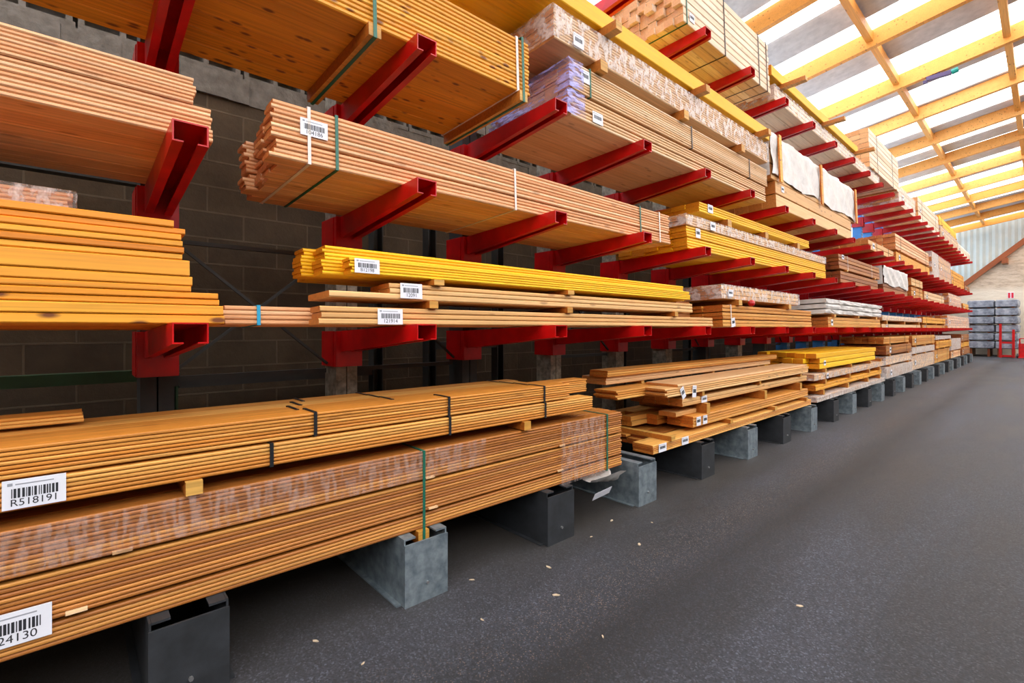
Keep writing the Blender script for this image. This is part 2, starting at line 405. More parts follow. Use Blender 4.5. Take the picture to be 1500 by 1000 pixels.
def brace_mesh(bm):
    a, b, x = .106, PITCH - .106, XP - .12
    bar(bm, (x, a, 2.02), (x, b, 2.02), .018)
    bar(bm, (x - .03, a, 1.25), (x - .03, b, 2.0), .012)
    bar(bm, (x + .03, a, 2.0), (x + .03, b, 1.25), .012)
    bar(bm, (x, a, 1.2), (x, b, 1.2), .022)
    for q in (1.2, 2.02): box(bm, x - .05, x + .05, .079, a + .01, q - .04, q + .04)
def sleeve(z):
    def fn(bm):
        zt = z + TL * (XP - XT)
        box(bm, XP + .001, XP + .045, -.095, .095, zt - .25, zt + .0)
        box(bm, XP - .21, XP, -.1, -.08, zt - .25, zt); box(bm, XP - .21, XP, .08, .1, zt - .25, zt)
    return fn
for n in range(NU):
    yc = Y0 + PITCH * n; black = n % 2 == 0; blue = n >= 9
    bword = 'black base foot' if black else 'galvanised base foot'
    t = empty('rack_upright', (0, yc, 0))
    tag(t, f'{ORD[n]} rack upright from the near end, {"blue" if blue else "grey"} post, red arms, {bword}', 'storage rack', 'cantilever rack uprights')
    bmat = 'black_steel' if black else 'galvanised_steel'
    bo = cached('base' + bmat, 'base', bmat, base_mesh, t)
    cached('plate' + bmat, 'end_plate', bmat, lambda bm: box(bm, XT - .011, XT, -.137, .137, 0, .335), t)
    cached('bolt', 'bolt', 'bolt_steel', lambda bm: bar(bm, (XT, .0, .1), (XT + .012, .0, .1), .009, 6), t)
    pm = ['blue_paint', 'black_steel'] if blue else POSTM[n % 6]
    cached('post' + str(pm), 'post', pm, post_mesh(blue), t)
    if n in (0, 1, 3, 5, 8, 11, 14): cached('brace', 'cross_brace', 'dark_steel', brace_mesh, t)
    for l, z in enumerate(LV):
        if z > 4 and n < 1: continue
        ao = cached(f'arm{l}', 'arm', 'red_paint', lambda bm: arm_mesh(bm, z), t)
        so = cached(f'sleeve{l}', 'sleeve', 'red_paint', sleeve(z), ao)

# older dark frames standing against the wall behind the rack
for k, y in enumerate((.46, 1.95, 2.5, 3.35, 4.25, 5.6, 7.4, 9.0)):
    t = empty('frame_post', (-3.95, y, 0)); tag(t, f'{ORD[k]} dark steel frame post standing against the block wall behind the rack', 'post', 'dark frame posts by the block wall')
    bm = NB(); box(bm, -.05, .05, -.045, -.035, 0, 3.0); box(bm, -.05, -.04, -.035, .045, 0, 3.0); box(bm, -.04, .05, .035, .045, 0, 3.0); put('upright', bm, 'dark_steel' if k else 'green_paint', t)
    bm = NB(); box(bm, -.08, .08, -.08, .08, 0, .01); put('foot_plate', bm, 'dark_steel', t)
for k, (ya, yb, z, m_) in enumerate(((-1.0, .41, 1.16, 'green_paint'), (-1.0, .41, 2.42, 'dark_steel'), (.51, 1.9, 1.1, 'dark_steel'), (2.55, 3.3, 1.3, 'dark_steel'))):
    bm = NB(); box(bm, -3.99, -3.905, ya + .002, yb - .002, z, z + .07); o = put('frame_rail', bm, m_)
    tag(o, ['green rail low on the block wall side before the first frame post', 'dark rail high on the block wall side before the first frame post', 'dark rail between the first and second frame posts', 'dark rail between the third and fourth frame posts'][k], 'rail')

# ------------------------------------------------------------------ timber packs
def text_mesh(s, size, parent, m):
    cu = bpy.data.curves.new('t', 'FONT'); cu.body = s; cu.size = size; cu.align_x = 'CENTER'; cu.align_y = 'CENTER'
    o = bpy.data.objects.new('t', cu); C.objects.link(o)
    bpy.context.view_layer.update()
    me = bpy.data.meshes.new_from_object(o.evaluated_get(bpy.context.evaluated_depsgraph_get()))
    bpy.data.objects.remove(o); me.materials.clear(); me.materials.append(MATS['ink'])
    q = bpy.data.objects.new('number', me); C.objects.link(q); q.parent = parent; q.matrix_local = m
    return q
def add_label(parent, x, y, z, wd, ht, text=None, tilt=0.0):
    """paper ticket on the face x=const (in the parent's frame), centred at y, z"""
    bm = NB(); box(bm, 0, .0015, -wd / 2, wd / 2, -ht / 2, ht / 2)
    l = put('barcode_label', bm, 'label_paper', parent); l.location = (x, y, z); l.rotation_euler = (tilt, 0, 0)
    bm = NB(); yy = -wd * .36; r = random.Random(int(abs(y) * 1000))
    while yy < wd * .36:
        b_ = r.choice((.003, .005, .008)) * wd / .16 * .8; box(bm, .0015, .0022, yy, yy + b_, -ht * .12, ht * .2); yy += b_ + r.choice((.003, .004, .006)) * wd / .16 * .8
    put('barcode', bm, 'ink', l)
    bm = NB(); box(bm, .0015, .002, -wd * .3, wd * .3, ht * .32, ht * .36); box(bm, .0015, .002, -wd * .42, -wd * .34, ht * .3, ht * .4)
    put('heading_line', bm, 'faint_ink', l)
    if text:
        M = Matrix(((0, 0, 1, .0022), (1, 0, 0, 0), (0, 1, 0, -ht * .29), (0, 0, 0, 1)))
        text_mesh(text, ht * .34, l, M)
    return l
def strap_ring(bm, x0, x1, z0, z1, y, wd, t=.003):
    box(bm, x1, x1 + t, y - wd / 2, y + wd / 2, z0 - t, z1 + t); box(bm, x0 - t, x0, y - wd / 2, y + wd / 2, z0 - t, z1 + t)
    box(bm, x0, x1, y - wd / 2, y + wd / 2, z1, z1 + t); box(bm, x0, x1, y - wd / 2, y + wd / 2, z0 - t, z0)
def shell(bm, x0, x1, y0, y1, z0, z1, seg=.25, jit=.006, rnd=random, far=True):
    """subdivided box with a little wrinkle, for film and sheets"""
    ny = max(2, min(40, int((y1 - y0) / seg))); nz = 4; nx = 4
    def g(i, j, fx):
        return fx(i, j)
    def patch(fn, a, b):
        G = [[bm.verts.new(Vector(fn(i / a, j / b)) + Vector([rnd.uniform(-jit, jit) for _ in range(3)])) for j in range(b + 1)] for i in range(a + 1)]
        for i in range(a):
            for j in range(b): bm.faces.new((G[i][j], G[i + 1][j], G[i + 1][j + 1], G[i][j + 1]))
    Y = lambda u: y0 + (y1 - y0) * u; X = lambda u: x0 + (x1 - x0) * u; Z = lambda u: z0 + (z1 - z0) * u
    patch(lambda u, v: (x1, Y(u), Z(v)), ny, nz); patch(lambda u, v: (X(v), Y(u), z1), ny, nx)
    patch(lambda u, v: (x0, Y(u), Z(v)), ny, nz)
    patch(lambda u, v: (X(u), y0, Z(v)), nx, nz)
    if far: patch(lambda u, v: (X(u), y1, Z(v)), nx, nz)
    bmesh.ops.remove_doubles(bm, verts=bm.verts, dist=jit * .5)
    bmesh.ops.recalc_face_normals(bm, faces=bm.faces)
PACKS = {}
def pack(name, label, mat, xf, dep, y0, y1, z0, z1, groups, cols, straps=(), strapmat='green_strap', labels=(), wrap=None,
         jy=.012, jx=.003, gap=.008, cat='timber pack', group=None, tilt=None, seam=.07, endwrap=0, merged=None, stepl=0.0, strapw=.016, key=None, rz=0.0, battens=()):
    """boards in layers (groups of layers with a thin gap between) and columns; straps, tickets, film"""
    dep = min(dep, xf + 3.30)
    if tilt is None: tilt = TL if z0 > 1.4 else 0.0
    t = empty(name, (xf - dep / 2, (y0 + y1) / 2, z0 - tilt * dep / 2), -tilt, rz); tag(t, label, cat, group)
    if merged is None: merged = y0 > 9.9
    hx = dep / 2; hy = (y1 - y0) / 2; H = z1 - z0
    R = random.Random(sum(map(ord, label)))
    nl = sum(groups); th = (H - gap * (len(groups) - 1)) / nl; bw = dep / cols
    rows = []; z = 0
    for gi, g in enumerate(groups):
        for k in range(g): rows.append((z, gi)); z += th
        z += gap
    coly = [R.uniform(-1, 1) * stepl for _ in range(cols)]; coly[-1] = 0
    B = []
    for li, (zz, gi) in enumerate(rows):
        for ci in range(cols):
            x1 = hx - (cols - 1 - ci) * bw; pr = 0 if ci == cols - 1 else (1 if li in (0, nl - 1) else 2)
            dx = R.uniform(-jx, 0) if ci == cols - 1 else 0
            e0 = R.uniform(-jy, jy); e1 = R.uniform(-jy, jy)
            B.append((pr, x1 - bw + .001, x1 - .001 + dx, -hy + coly[ci] + e0, hy + e1, zz + (.0003 if li == 0 else th * seam * .5), zz + th * (1 - seam * .5)))
    B.sort(key=lambda q: q[0])
    bc = min(.006, th * .3)
    lim = 100
    if merged:
        bm = NB()
        for q in B: board(bm, *q[1:], c=bc)
        o = put('boards', bm, mat, t)
        if len(B) > 100: o['kind'] = 'stuff'
    else:
        for q in B[:lim]:
            bm = NB(); board(bm, *q[1:], c=bc); put('board', bm, mat, t)
        if len(B) > lim:
            bm = NB()
            for q in B[lim:]: board(bm, *q[1:], c=bc)
            o = put('inner_boards', bm, mat, t); o['kind'] = 'stuff'
    for y in battens:                               # battens strapped under the pack
        bm = NB(); board_x(bm, -hx + .02, hx + .015, y - hy - y0 + hy - hy, .06, -.075, -.002) if False else box(bm, -hx + .01, hx + .02, y - (y0 + y1) / 2 - .035, y - (y0 + y1) / 2 + .035, -.07, -.001)
        put('strapped_batten', bm, 'batten_wood', t)
    for s in straps:
        y, sm = s if isinstance(s, tuple) else (s, strapmat)
        if tilt and abs((y - Y0) / PITCH - round((y - Y0) / PITCH)) < .075: y += .12
        zb = -.07 if y in battens else 0
        bm = NB(); strap_ring(bm, -hx - .002, hx + (.021 if y in battens else .002), zb - .001, H + .001, y - (y0 + y1) / 2, strapw); put('strap', bm, sm, t)
    if wrap:
        bm = NB(); shell(bm, -hx - .008, hx + .010, -hy - .02, hy + .02, .004, H + .008, rnd=R, jit=.003); o = put('plastic_film', bm, wrap, t)
    if endwrap:
        bm = NB(); shell(bm, -hx - .008, hx + .010, -hy - .05, -hy + endwrap, .004, H + .006, .06, rnd=R, jit=.003, far=False); put('plastic_film', bm, 'violet_film', t)
    for l in labels:
        ly, lz, lw, lh = l[:4]
        add_label(t, hx + (.016 if wrap else .003), ly - (y0 + y1) / 2, lz - z0, lw, lh, l[4] if len(l) > 4 else None, l[5] if len(l) > 5 else 0.0)
    return t
def spacers(where, xf, dep, ys, z0, z1, wd=.07, mat='batten_wood', out=.02, tilt=None):
    dep = min(dep, xf + 3.30)
    if tilt is None: tilt = TL if z0 > 1.4 else 0.0
    for i, y in enumerate(ys):
        bm = NB(); hx = dep / 2; d = (z1 - z0) * .0
        v = []
        box(bm, -hx, hx + out, -wd / 2, wd / 2, .0005, z1 - z0 - .0005)
        o = put('spacer_batten', bm, mat); o.location = (xf - dep / 2, y, z0 - tilt * dep / 2); o.rotation_euler = (0, -tilt, 0)
        num = ORD[i] + ' ' if len(ys) > 1 else 'only '
        tag(o, f'{num}spacer batten {where}', 'wood batten', 'spacer battens ' + where)

T = pack
BT = .366                                          # top of the base feet
# ---- floor level, first bay
T('decking_pack', 'large brown-orange decking pack with green straps resting on the near base feet', 'deep_orange_softwood', -2.37, 1.0, -1.1, 3.36, BT, .81, [5, 10, 10], 7,
  straps=[1.45, 3.16], battens=(1.45,), labels=[(-.16, .475, .19, .115, '524130')], gap=.012, jy=.01, jx=.006, seam=.1)
t = [o for o in C.objects if o.name.startswith('decking_pack') and o.parent is None][-1]
for y, z in ((.13, .285), (.0, .107), (1.5, .285), (1.52, .107), (2.62, .285), (2.6, .107)):
    bm = NB(); box(bm, .3, .475, y - 1.13 - .03, y - 1.13 + .03, z - .005, z + .005); put('spacer_lath', bm, 'pale_spruce', t)
for ya, yb, nm in ((-1.09, 1.9, 'thin_film'), (2.6, 3.1, 'thin_film')):
    bm = NB(); R = random.Random(8); n = int((yb - ya) / .06)
    zl = .29 if ya < 0 else .0
    G = [[bm.verts.new((.475 + .006 + R.uniform(0, .005), ya - 1.13 + (yb - ya) * i / n, zl + (.449 - zl) * j / 5)) for j in range(6)] for i in range(n + 1)]
    for i in range(n):
        for j in range(5): bm.faces.new((G[i][j], G[i + 1][j], G[i + 1][j + 1], G[i][j + 1]))
    put('plastic_film', bm, nm, t)
spacers('between the big decking pack and the cladding bundles on it', -2.37, .95, [.36, 2.26], .8155, .872, .06)
for i, (z0, z1, nl, y1s, nm) in enumerate(((.874, .974, 6, (2.98, 2.9, 2.94, 2.85), 'lower'), (.983, 1.092, 7, (2.72, 3.12, 2.6, 2.66), 'upper'))):
    for c in range(4):
        xf = -2.37 - .164 * c
        pos = ['front', 'second', 'third', 'rearmost'][c]
        T('cladding_bundle', f'{nm} row {pos} bundle of thin orange cladding boards with black straps' + (' and white ticket' if (c == 0 and i == 0) else ''), 'orange_cladding', xf - .01 * i, .15, -1.0 - .03 * c, y1s[c], z0 + (-.0), z1 - c * .004 * i, [nl], 1,
          straps=[(.66 if i == 0 else .86) + .07 * c - .1 * i * (c > 0), 1.62 - .28 * i * (c > 0) + .02, 2.45], strapmat='black_strap', group='cladding bundles on the decking pack', cat='board bundle', jy=.004, jx=.006, seam=.16,
          labels=[(-.108, .932, .16, .10, 'R518191')] if (c == 0 and i == 0) else ())
T('cladding_bundle', 'short orange cladding bundle lying on top at the rear, near the first upright', 'orange_cladding', -2.78, .14, -1.3, .02, 1.098, 1.14, [3], 1, cat='board bundle', jy=.004)
# white crumpled sheet and ticket hanging at the far end of the decking pack
bm = NB()
R = random.Random(3)
G = []
for i in range(9):
    row = []
    for j in range(7):
        u = i / 8; v = j / 6
        row.append(bm.verts.new((-2.52 + .22 * v + R.uniform(-.015, .015), 2.98 + .38 * u + R.uniform(-.01, .01) - .06 * v, BT - .012 - .11 * math.sin(math.pi * v) * (.4 + .6 * u) + R.uniform(-.012, .004))))
    G.append(row)
for i in range(8):
    for j in range(6): bm.faces.new((G[i][j], G[i + 1][j], G[i + 1][j + 1], G[i][j + 1]))
t = empty('plastic_scrap', (0, 0, 0)); tag(t, 'crumpled white plastic sheet with a dangling ticket beneath the decking pack', 'plastic sheet')
put('sheet', bm, 'white_plastic', t, smooth=True)
bm = NB(); box(bm, -.001, 0, -.1, .1, -.035, .035); o = put('ticket', bm, 'label_paper', t); o.location = (-2.31, 3.02, .225); o.rotation_euler = (.12, .5, 0)

# ---- floor level, second bay
T('board_pack', 'low stack of thick orange boards with two tickets on the fourth to eighth base feet', 'orange_cladding', -2.37, .22, 3.84, 8.15, BT, .448, [5], 1,
  labels=[(3.99, .41, .13, .075), (4.4, .41, .13, .075)], jy=.01, stepl=.02)
T('board_pack', 'darker boards lying behind the low front stack of the second bay', 'deep_orange_softwood', -2.64, .5, 4.1, 8.1, BT, .446, [3], 3, jy=.06)
spacers('between the two lowest board packs of the second bay', -2.37, .8, [4.15, 5.4, 6.7, 7.9], .449, .494)
T('timber_pack', 'orange four-board pack with two tickets on its near end', 'orange_cladding', -2.4, .3, 4.63, 8.1, .495, .607, [4], 2, labels=[(4.73, .552, .09, .09), (4.87, .552, .09, .09)], jy=.008)
T('timber_pack', 'shorter staggered orange beams beside the two-ticket pack', 'orange_cladding', -2.73, .5, 4.5, 8.0, .495, .60, [2], 4, stepl=.3)
T('plank', 'single thick plank lying across the two-ticket pack', 'tan_pine', -2.50, .2, 4.47, 4.88, .608, .655, [1], 1, cat='plank')
spacers('on the two-ticket pack', -2.42, .8, [4.95, 6.5, 7.8], .656 - .048, .713)
T('board_pack', 'brown board pack with one ticket in the middle of the second bay', 'tan_pine', -2.45, .6, 4.5, 8.22, .714, .79, [2], 4, labels=[(4.95, .752, .12, .07)])
spacers('under the top planks of the second bay', -2.45, .75, [4.9, 6.4, 7.9], .791, .838, .05)
T('plank_pack', 'layered tan planks with two dangling tickets, top of the second bay stack', 'tan_pine', -2.42, .22, 4.15, 8.2, .839, .925, [4], 1, labels=[(4.45, .865, .07, .12, None, .5), (4.68, .86, .08, .12, None, -.1)], jy=.03)
T('plank_pack', 'short fan of boards jutting nearer than the top planks of the second bay', 'orange_cladding', -2.65, .26, 3.68, 7.7, .839, .925, [4], 1, jy=.03)
T('plank', 'wide pale plank lying on top of the second bay stack', 'pale_spruce', -2.44, .36, 4.35, 8.27, .926, .952, [1], 1, cat='plank', rz=.012)
T('plank_pack', 'dusty pale planks wrapped at one end behind the wide pale plank', 'pale_spruce', -2.82, .3, 3.75, 7.8, .96, 1.035, [2], 1, wrap=None)
spacers('under the planks at the rear of the second bay', -2.86, .42, [4.4, 6.0, 7.4], .926, .959, .05)
T('plank_pack', 'narrow orange planks highest at the rear of the second bay', 'orange_cladding', -2.78, .22, 3.72, 7.95, 1.037, 1.10, [3], 1)
# ---- floor level, third bay
T('board_pack', 'film-wrapped boards lowest in the bay of yellow beams', 'tan_pine', -2.37, .9, 8.4, 12.95, BT, .44, [3], 6, wrap='milky_film')
spacers('above the film-wrapped boards under the yellow beams', -2.4, .85, [8.8, 10.2, 11.6, 12.6], .454, .53)
T('board_pack', 'orange boards on battens above the lowest film-wrapped boards', 'golden_pine', -2.4, .9, 8.5, 12.85, .531, .62, [2], 6, jy=.05)
spacers('above the orange boards under the yellow beams', -2.4, .85, [8.9, 10.3, 11.7, 12.6], .621, .69)
T('board_pack', 'pale wrapped boards with a ticket below the yellow beams', 'pale_spruce', -2.4, .9, 8.4, 13.1, .691, .79, [3], 6, wrap='clear_film', labels=[(9.0, .74, .1, .08)])
spacers('directly below the yellow beams', -2.4, .85, [8.9, 10.4, 11.8, 12.7], .803, .86)
T('timber_pack', 'bright yellow beams stacked on the floor level of the rack', 'yellow_treated_timber', -2.4, 1.0, 8.55, 12.3, .861, 1.11, [1, 2], 6, jy=.12, stepl=.1, labels=[(8.9, .95, .1, .08)], merged=False, gap=.006)
# ---- floor level, further bays
far0 = [
 ((13.4, 16.4), [('grey_plastic_boards', 'dark film-wrapped boards lowest in the fourth floor bay', 'tan_pine', .37, .62, [5], 'milky_film'),
                 ('board_pack', 'pale boards second up in the fourth floor bay', 'pale_spruce', .68, .86, [3], 'clear_film'),
                 ('timber_pack', 'orange timbers third up in the fourth floor bay', 'deep_orange_softwood', .91, 1.11, [3], None),
                 ('timber_pack', 'orange ticketed timbers topmost in the fourth floor bay', 'orange_cladding', 1.15, 1.30, [3], None)]),
 ((16.6, 20.4), [('board_pack', 'many thin pale layered boards lowest in the fifth floor bay', 'pale_spruce', .37, .76, [8], 'clear_film'),
                 ('board_pack', 'white wrapped boards midway up the fifth floor bay', 'pale_spruce', .81, .98, [3], 'milky_film'),
                 ('timber_pack', 'orange beams topmost in the fifth floor bay', 'orange_cladding', 1.04, 1.3, [3], None)]),
 ((20.6, 24.2), [('timber_pack', 'orange block stack lowest in the sixth floor bay', 'orange_cladding', .37, .8, [5], None),
                 ('timber_pack', 'yellowish beams above the orange block stack', 'golden_pine', .85, 1.08, [3], None),
                 ('board_pack', 'thin wrapped boards topmost in the sixth floor bay', 'pale_spruce', 1.13, 1.24, [2], 'milky_film')]),
 ((24.4, 27.4), [('board_pack', 'pink boards lowest in the seventh floor bay', 'pink_larch', .37, .62, [4], None),
                 ('board_pack', 'grey wrapped pack second in the seventh floor bay', 'tan_pine', .67, 1.1, [4], 'milky_film')]),
 ((27.6, 30.6), [('board_pack', 'brown boards lowest in the last floor bay', 'red_brown_timber', .37, .66, [4], None),
                 ('timber_pack', 'golden beams second in the last floor bay', 'golden_pine', .71, .9, [2], None),
                 ('board_pack', 'dark brown boards topmost in the last floor bay', 'red_brown_timber', .96, 1.25, [4], None)])]
def stacks(bays, xf, dep, cols, where):
    for (y0, y1), lst in bays:
        pz = None
        for k, (nm, lb, mt, z0, z1, gr, wr) in enumerate(lst):
            if pz is not None:
                n = 2 if y1 - y0 < 3.3 else 3
                spacers(f'directly under the {lb}', xf, dep * .95, [y0 + .4 + (y1 - y0 - .8) * i / (n - 1) for i in range(n)], pz, z0 - .001, .09, out=.0)
            R = random.Random(k + int(y0 * 10)); dj = R.uniform(-.12, .12)
            if nm == 'grey_plastic_boards': nm = 'board_pack'
            T(nm, lb, mt, xf - abs(dj) * .4, dep, y0 + max(dj, 0), y1 + min(dj, 0), z0, z1, gr, cols, wrap=wr, straps=[y0 + .6, y1 - .68] if not wr else (), strapmat='black_strap',
              labels=[(y0 + .45, (z0 + z1) / 2, .16, min(.12, (z1 - z0) * .6))] if k % 2 == 0 else (), jy=.03, stepl=.05)
            pz = z1 + (.014 if wr else .002)
stacks(far0, -2.42, .95, 6, 'floor')

# ---- first arm level
A1 = LV[0] - .0038
# loose thick beams at the far left: each one separate
zs = [(0, .036, .485), (.038, .078, .48), (.08, .105, .465), (.107, .132, .46), (.134, .158, .36), (.16, .198, .365), (.2, .266, .355), (.268, .292, .33), (.294, .32, .335), (.322, .345, .33), (.347, .372, .325), (.374, .398, .34), (.4, .428, .30)]
for k, (a_, b_, ye) in enumerate(zs):
    nb = 3
    for c in range(nb):
        R = random.Random(k * 10 + c); xf = -2.42 - .252 * c - (R.uniform(0, .012))
        bm = NB(); yend = ye + (R.uniform(-.03, .0) if c else 0)
        board(bm, -.12, .12, -1.1 - .0, yend - .0, 0, (b_ - a_) * .99, .004)
        o = put('loose_plank', bm, 'honey_beam'); z = A1 + a_ + TL * (xf - .125 + 2.42) + .0015
        o.location = (xf - .125, 0, z); o.rotation_euler = (0, -TL, 0)
        pos = ['front', 'middle', 'rear'][c]
        tag(o, f'honey coloured plank, {pos} of the {ORD[k]} layer up in the unstrapped stack', 'plank', 'loose honey coloured planks')
T('trim_bundle', 'film-wrapped bundle of light strips lying on the loose plank stack', 'pink_larch', -2.75, .3, -1.2, -.02, 2.0, 2.07, [4], 3, wrap='clear_film', cat='board bundle')
spacers('under the wrapped strips on the loose planks', -2.75, .3, [-.6, -.15], 1.945, 1.999)
T('slat_bundle', 'bundle of light slats with blue straps ending in the gap beside the loose planks', 'pink_larch', -2.58, .3, .51, 4.3, A1, 1.61, [4], 3, straps=[(.66, 'blue_strap')], cat='board bundle', jy=.012, wrap=None)
T('board_pack', 'tan board pack with one ticket lying directly on the first red arms', 'tan_pine', -2.42, .14, .9, 5.1, A1 + .001, 1.615, [1, 1, 1], 1, labels=[(1.28, 1.565, .15, .085, '121914')], gap=.001)
spacers('between the two ticketed tan packs', -2.42, .5, [1.55, 2.75, 4.3], 1.617, 1.66, .06)
T('plank', 'long tan plank with warped near end under the second ticketed pack', 'tan_pine', -2.42, .3, .95, 4.66, 1.661, 1.695, [1], 1, cat='plank')
T('board_pack', 'tan boards with a signed ticket below the yellow profiles', 'tan_pine', -2.42, .25, 1.28, 4.64, 1.696, 1.752, [2], 2, labels=[(1.41, 1.712, .14, .085, '12091')])
spacers('beneath the yellow profiles', -2.42, .5, [1.58, 2.75], 1.753, 1.785, .07, out=.03)
T('profile_bundle', 'yellow grooved boards with a ticket at the front of the first arms', 'yellow_treated_timber', -2.42, .1, 1.06, 4.6, 1.79, 1.87, [5], 1, labels=[(1.145, 1.83, .14, .075, 'B12198')], cat='board bundle')
T('profile_bundle', 'taller yellow boards behind the ticketed yellow boards', 'yellow_treated_timber', -2.54, .42, .96, 4.7, 1.787, 1.94, [8], 3, cat='board bundle', stepl=.06)
T('board_pack', 'dark brown boards low behind the gap between yellow boards and orange pack', 'red_brown_timber', -2.7, .6, 4.85, 5.15, A1, 1.8, [6], 4)
T('timber_pack', 'orange grooved timber pack with a white tag hanging at its near end', 'orange_cladding', -2.4, .95, 5.3, 8.28, A1, 1.765, [2, 2, 2], 4, labels=[(5.55, 1.57, .09, .1, None, .15)], straps=[(5.5, 'white_strap')], stepl=.08)
spacers('between the orange grooved pack and the wrapped pack above it', -2.4, .9, [5.7, 7.3], 1.767, 1.83, .09)
bm = NB(); bmesh.ops.create_uvsphere(bm, u_segments=10, v_segments=6, radius=.04); o = put('red_tape_wad', bm, 'red_paint'); o.location = (-2.36, 5.95, 1.8); tag(o, 'small crumpled red tape wad in the gap above the orange grooved pack', 'tape')
T('board_pack', 'pale film-wrapped boards with a ticket stacked above the orange grooved pack', 'tan_pine', -2.42, .8, 5.3, 7.75, 1.832, 1.985, [3], 5, wrap='clear_film', labels=[(5.5, 1.9, .12, .08)])
T('timber_pack', 'short orange pack carrying the white wrapped stack on the first arms', 'orange_cladding', -2.4, .95, 9.1, 12.75, A1, 1.69, [3], 4, labels=[(9.3, 1.6, .1, .1)])
spacers('under the white wrapped stack on the first arms', -2.4, .9, [9.4, 10.9, 12.3], 1.692, 1.735, .1)
def wrapped(label, mat, xf, dep, y0, y1, z0, z1, layers=3, name='wrapped_pack', tilt=None, bag=.012):
    dep = min(dep, xf + 3.30)
    if tilt is None: tilt = TL if z0 > 1.4 else 0.0
    t = empty(name, (xf - dep / 2, (y0 + y1) / 2, z0 - tilt * dep / 2), -tilt); tag(t, label, 'wrapped pack')
    R = random.Random(sum(map(ord, label)))
    H = (z1 - z0) / layers; hy = (y1 - y0) / 2
    for k in range(layers):
        bm = NB(); s = R.uniform(0, .03)
        ny = max(3, int((y1 - y0) / .18)); prof = [(-dep / 2, .1), (-dep / 2, .9), (-dep / 2 + .03, 1), (dep / 2 - .04, 1), (dep / 2, .85), (dep / 2, .5), (dep / 2, .15), (dep / 2 - .04, 0), (-dep / 2 + .03, 0)]
        rings = []
        for i in range(ny + 1):
            y = -hy + 2 * hy * i / ny; sg = math.sin(i * 1.7 + k) * bag
            sc = .8 if i in (0, ny) else 1
            rings.append([bm.verts.new((x + (R.uniform(-.01, .01) + (sg if x > 0 else 0)), y, (k + .5 + (v - .5) * sc * .97) * H + (R.uniform(-.006, .006) if 0 < v < 1 else 0))) for x, v in prof])
        for i in range(ny):
            for j in range(len(prof)):
                q = (j + 1) % len(prof); bm.faces.new((rings[i][j], rings[i + 1][j], rings[i + 1][q], rings[i][q]))
        bm.faces.new(rings[0]); bm.faces.new(rings[-1][::-1]); bmesh.ops.recalc_face_normals(bm, faces=bm.faces)
        put('wrapped_layer', bm, mat, t, smooth=False)
    return t
wrapped('white plastic-wrapped pack on the orange pack of the first arms', 'white_plastic', -2.4, .9, 8.95, 12.9, 1.736, 2.0, 3)
wrapped('low white wrapped roll between the orange pack and the white wrapped stack', 'white_plastic', -2.7, .6, 8.36, 8.93, A1 + .001, 1.8, 2)
far1 = [
 ((13.1, 17.9), [('board_pack', 'pale boards lying on dark gap, thirteenth to seventeenth arm of the first level', 'pale_spruce', A1, 1.6, [1], None),
                 ('plank_pack', 'thin pale filmed planks on the first arms', 'pale_spruce', 1.68, 1.79, [2], 'clear_film')]),
 ((18.3, 22.9), [('board_pack', 'orange low pack beyond the pale planks on the first arms', 'orange_cladding', A1, 1.61, [2], None),
                 ('timber_pack', 'short golden timbers topping the low orange pack', 'golden_pine', 1.66, 1.84, [2], None)]),
 ((23.4, 30.4), [('board_pack', 'pink film-covered pack last on the first arms', 'pink_larch', A1, 1.98, [5], 'clear_film')])]
stacks(far1, -2.42, .95, 5, 'first arms')

# ---- second arm level
A2 = LV[1] - .0053
T('board_pack', 'lower pack of thin pink boards at the near end of the second arms', 'pink_larch', -2.46, .95, -1.6, .44, A2, 2.465, [8], 6, jy=.008)
T('board_pack', 'upper pack of thin pink boards at the near end of the second arms', 'pink_larch', -2.46, .95, -1.6, .38, 2.466, 2.58, [7], 6, jy=.008)
T('board_pack', 'long pink larch pack with green straps and ticket across the second arms', 'pink_larch', -2.46, .98, .69, 4.28, A2, 2.60, [4, 8], 7, jy=.02, stepl=.09,
  straps=[(1.0, 'green_strap'), (3.78, 'green_strap'), (.86, 'white_strap'), (2.25, 'white_strap'), (4.1, 'white_strap')], labels=[(.885, 2.50, .135, .085, '104186')], gap=.01)
T('board_pack', 'yellow pack with blue-white ticket, lowest beyond the pink larch pack', 'yellow_treated_timber', -2.46, .98, 4.62, 9.2, A2, 2.555, [4, 4], 5, labels=[(4.85, 2.5, .1, .1)], jy=.01)
T('board_pack', 'pale film-wrapped boards between two yellow packs on the second arms', 'pale_spruce', -2.46, .98, 4.6, 9.15, 2.557, 2.66, [4], 5, wrap='clear_film', labels=[(5.15, 2.61, .12, .09)])
spacers('between the pale wrapped boards and the top yellow pack', -2.48, .9, [5.6, 6.7, 7.9], 2.674, 2.755, .1)
T('board_pack', 'upper yellow pack with ticket on battens on the second arms', 'yellow_treated_timber', -2.5, .9, 4.95, 8.5, 2.756, 2.865, [4], 5, labels=[(5.2, 2.82, .12, .09)], jy=.01)
T('timber_pack', 'red-brown timber pack beyond the yellow packs, lower one', 'red_brown_timber', -2.46, .95, 10.05, 12.85, A2, 2.53, [3], 6, stepl=.1)
spacers('between the two red-brown timber packs', -2.46, .9, [10.4, 12.5], 2.532, 2.56, .09)
T('timber_pack', 'red-brown timber pack beyond the yellow packs, upper one with ticket', 'red_brown_timber', -2.46, .95, 9.95, 13.0, 2.561, 2.82, [2, 2], 6, labels=[(10.2, 2.78, .14, .08)], straps=[(10.5, 'white_strap'), (12.3, 'white_strap')], stepl=.1)
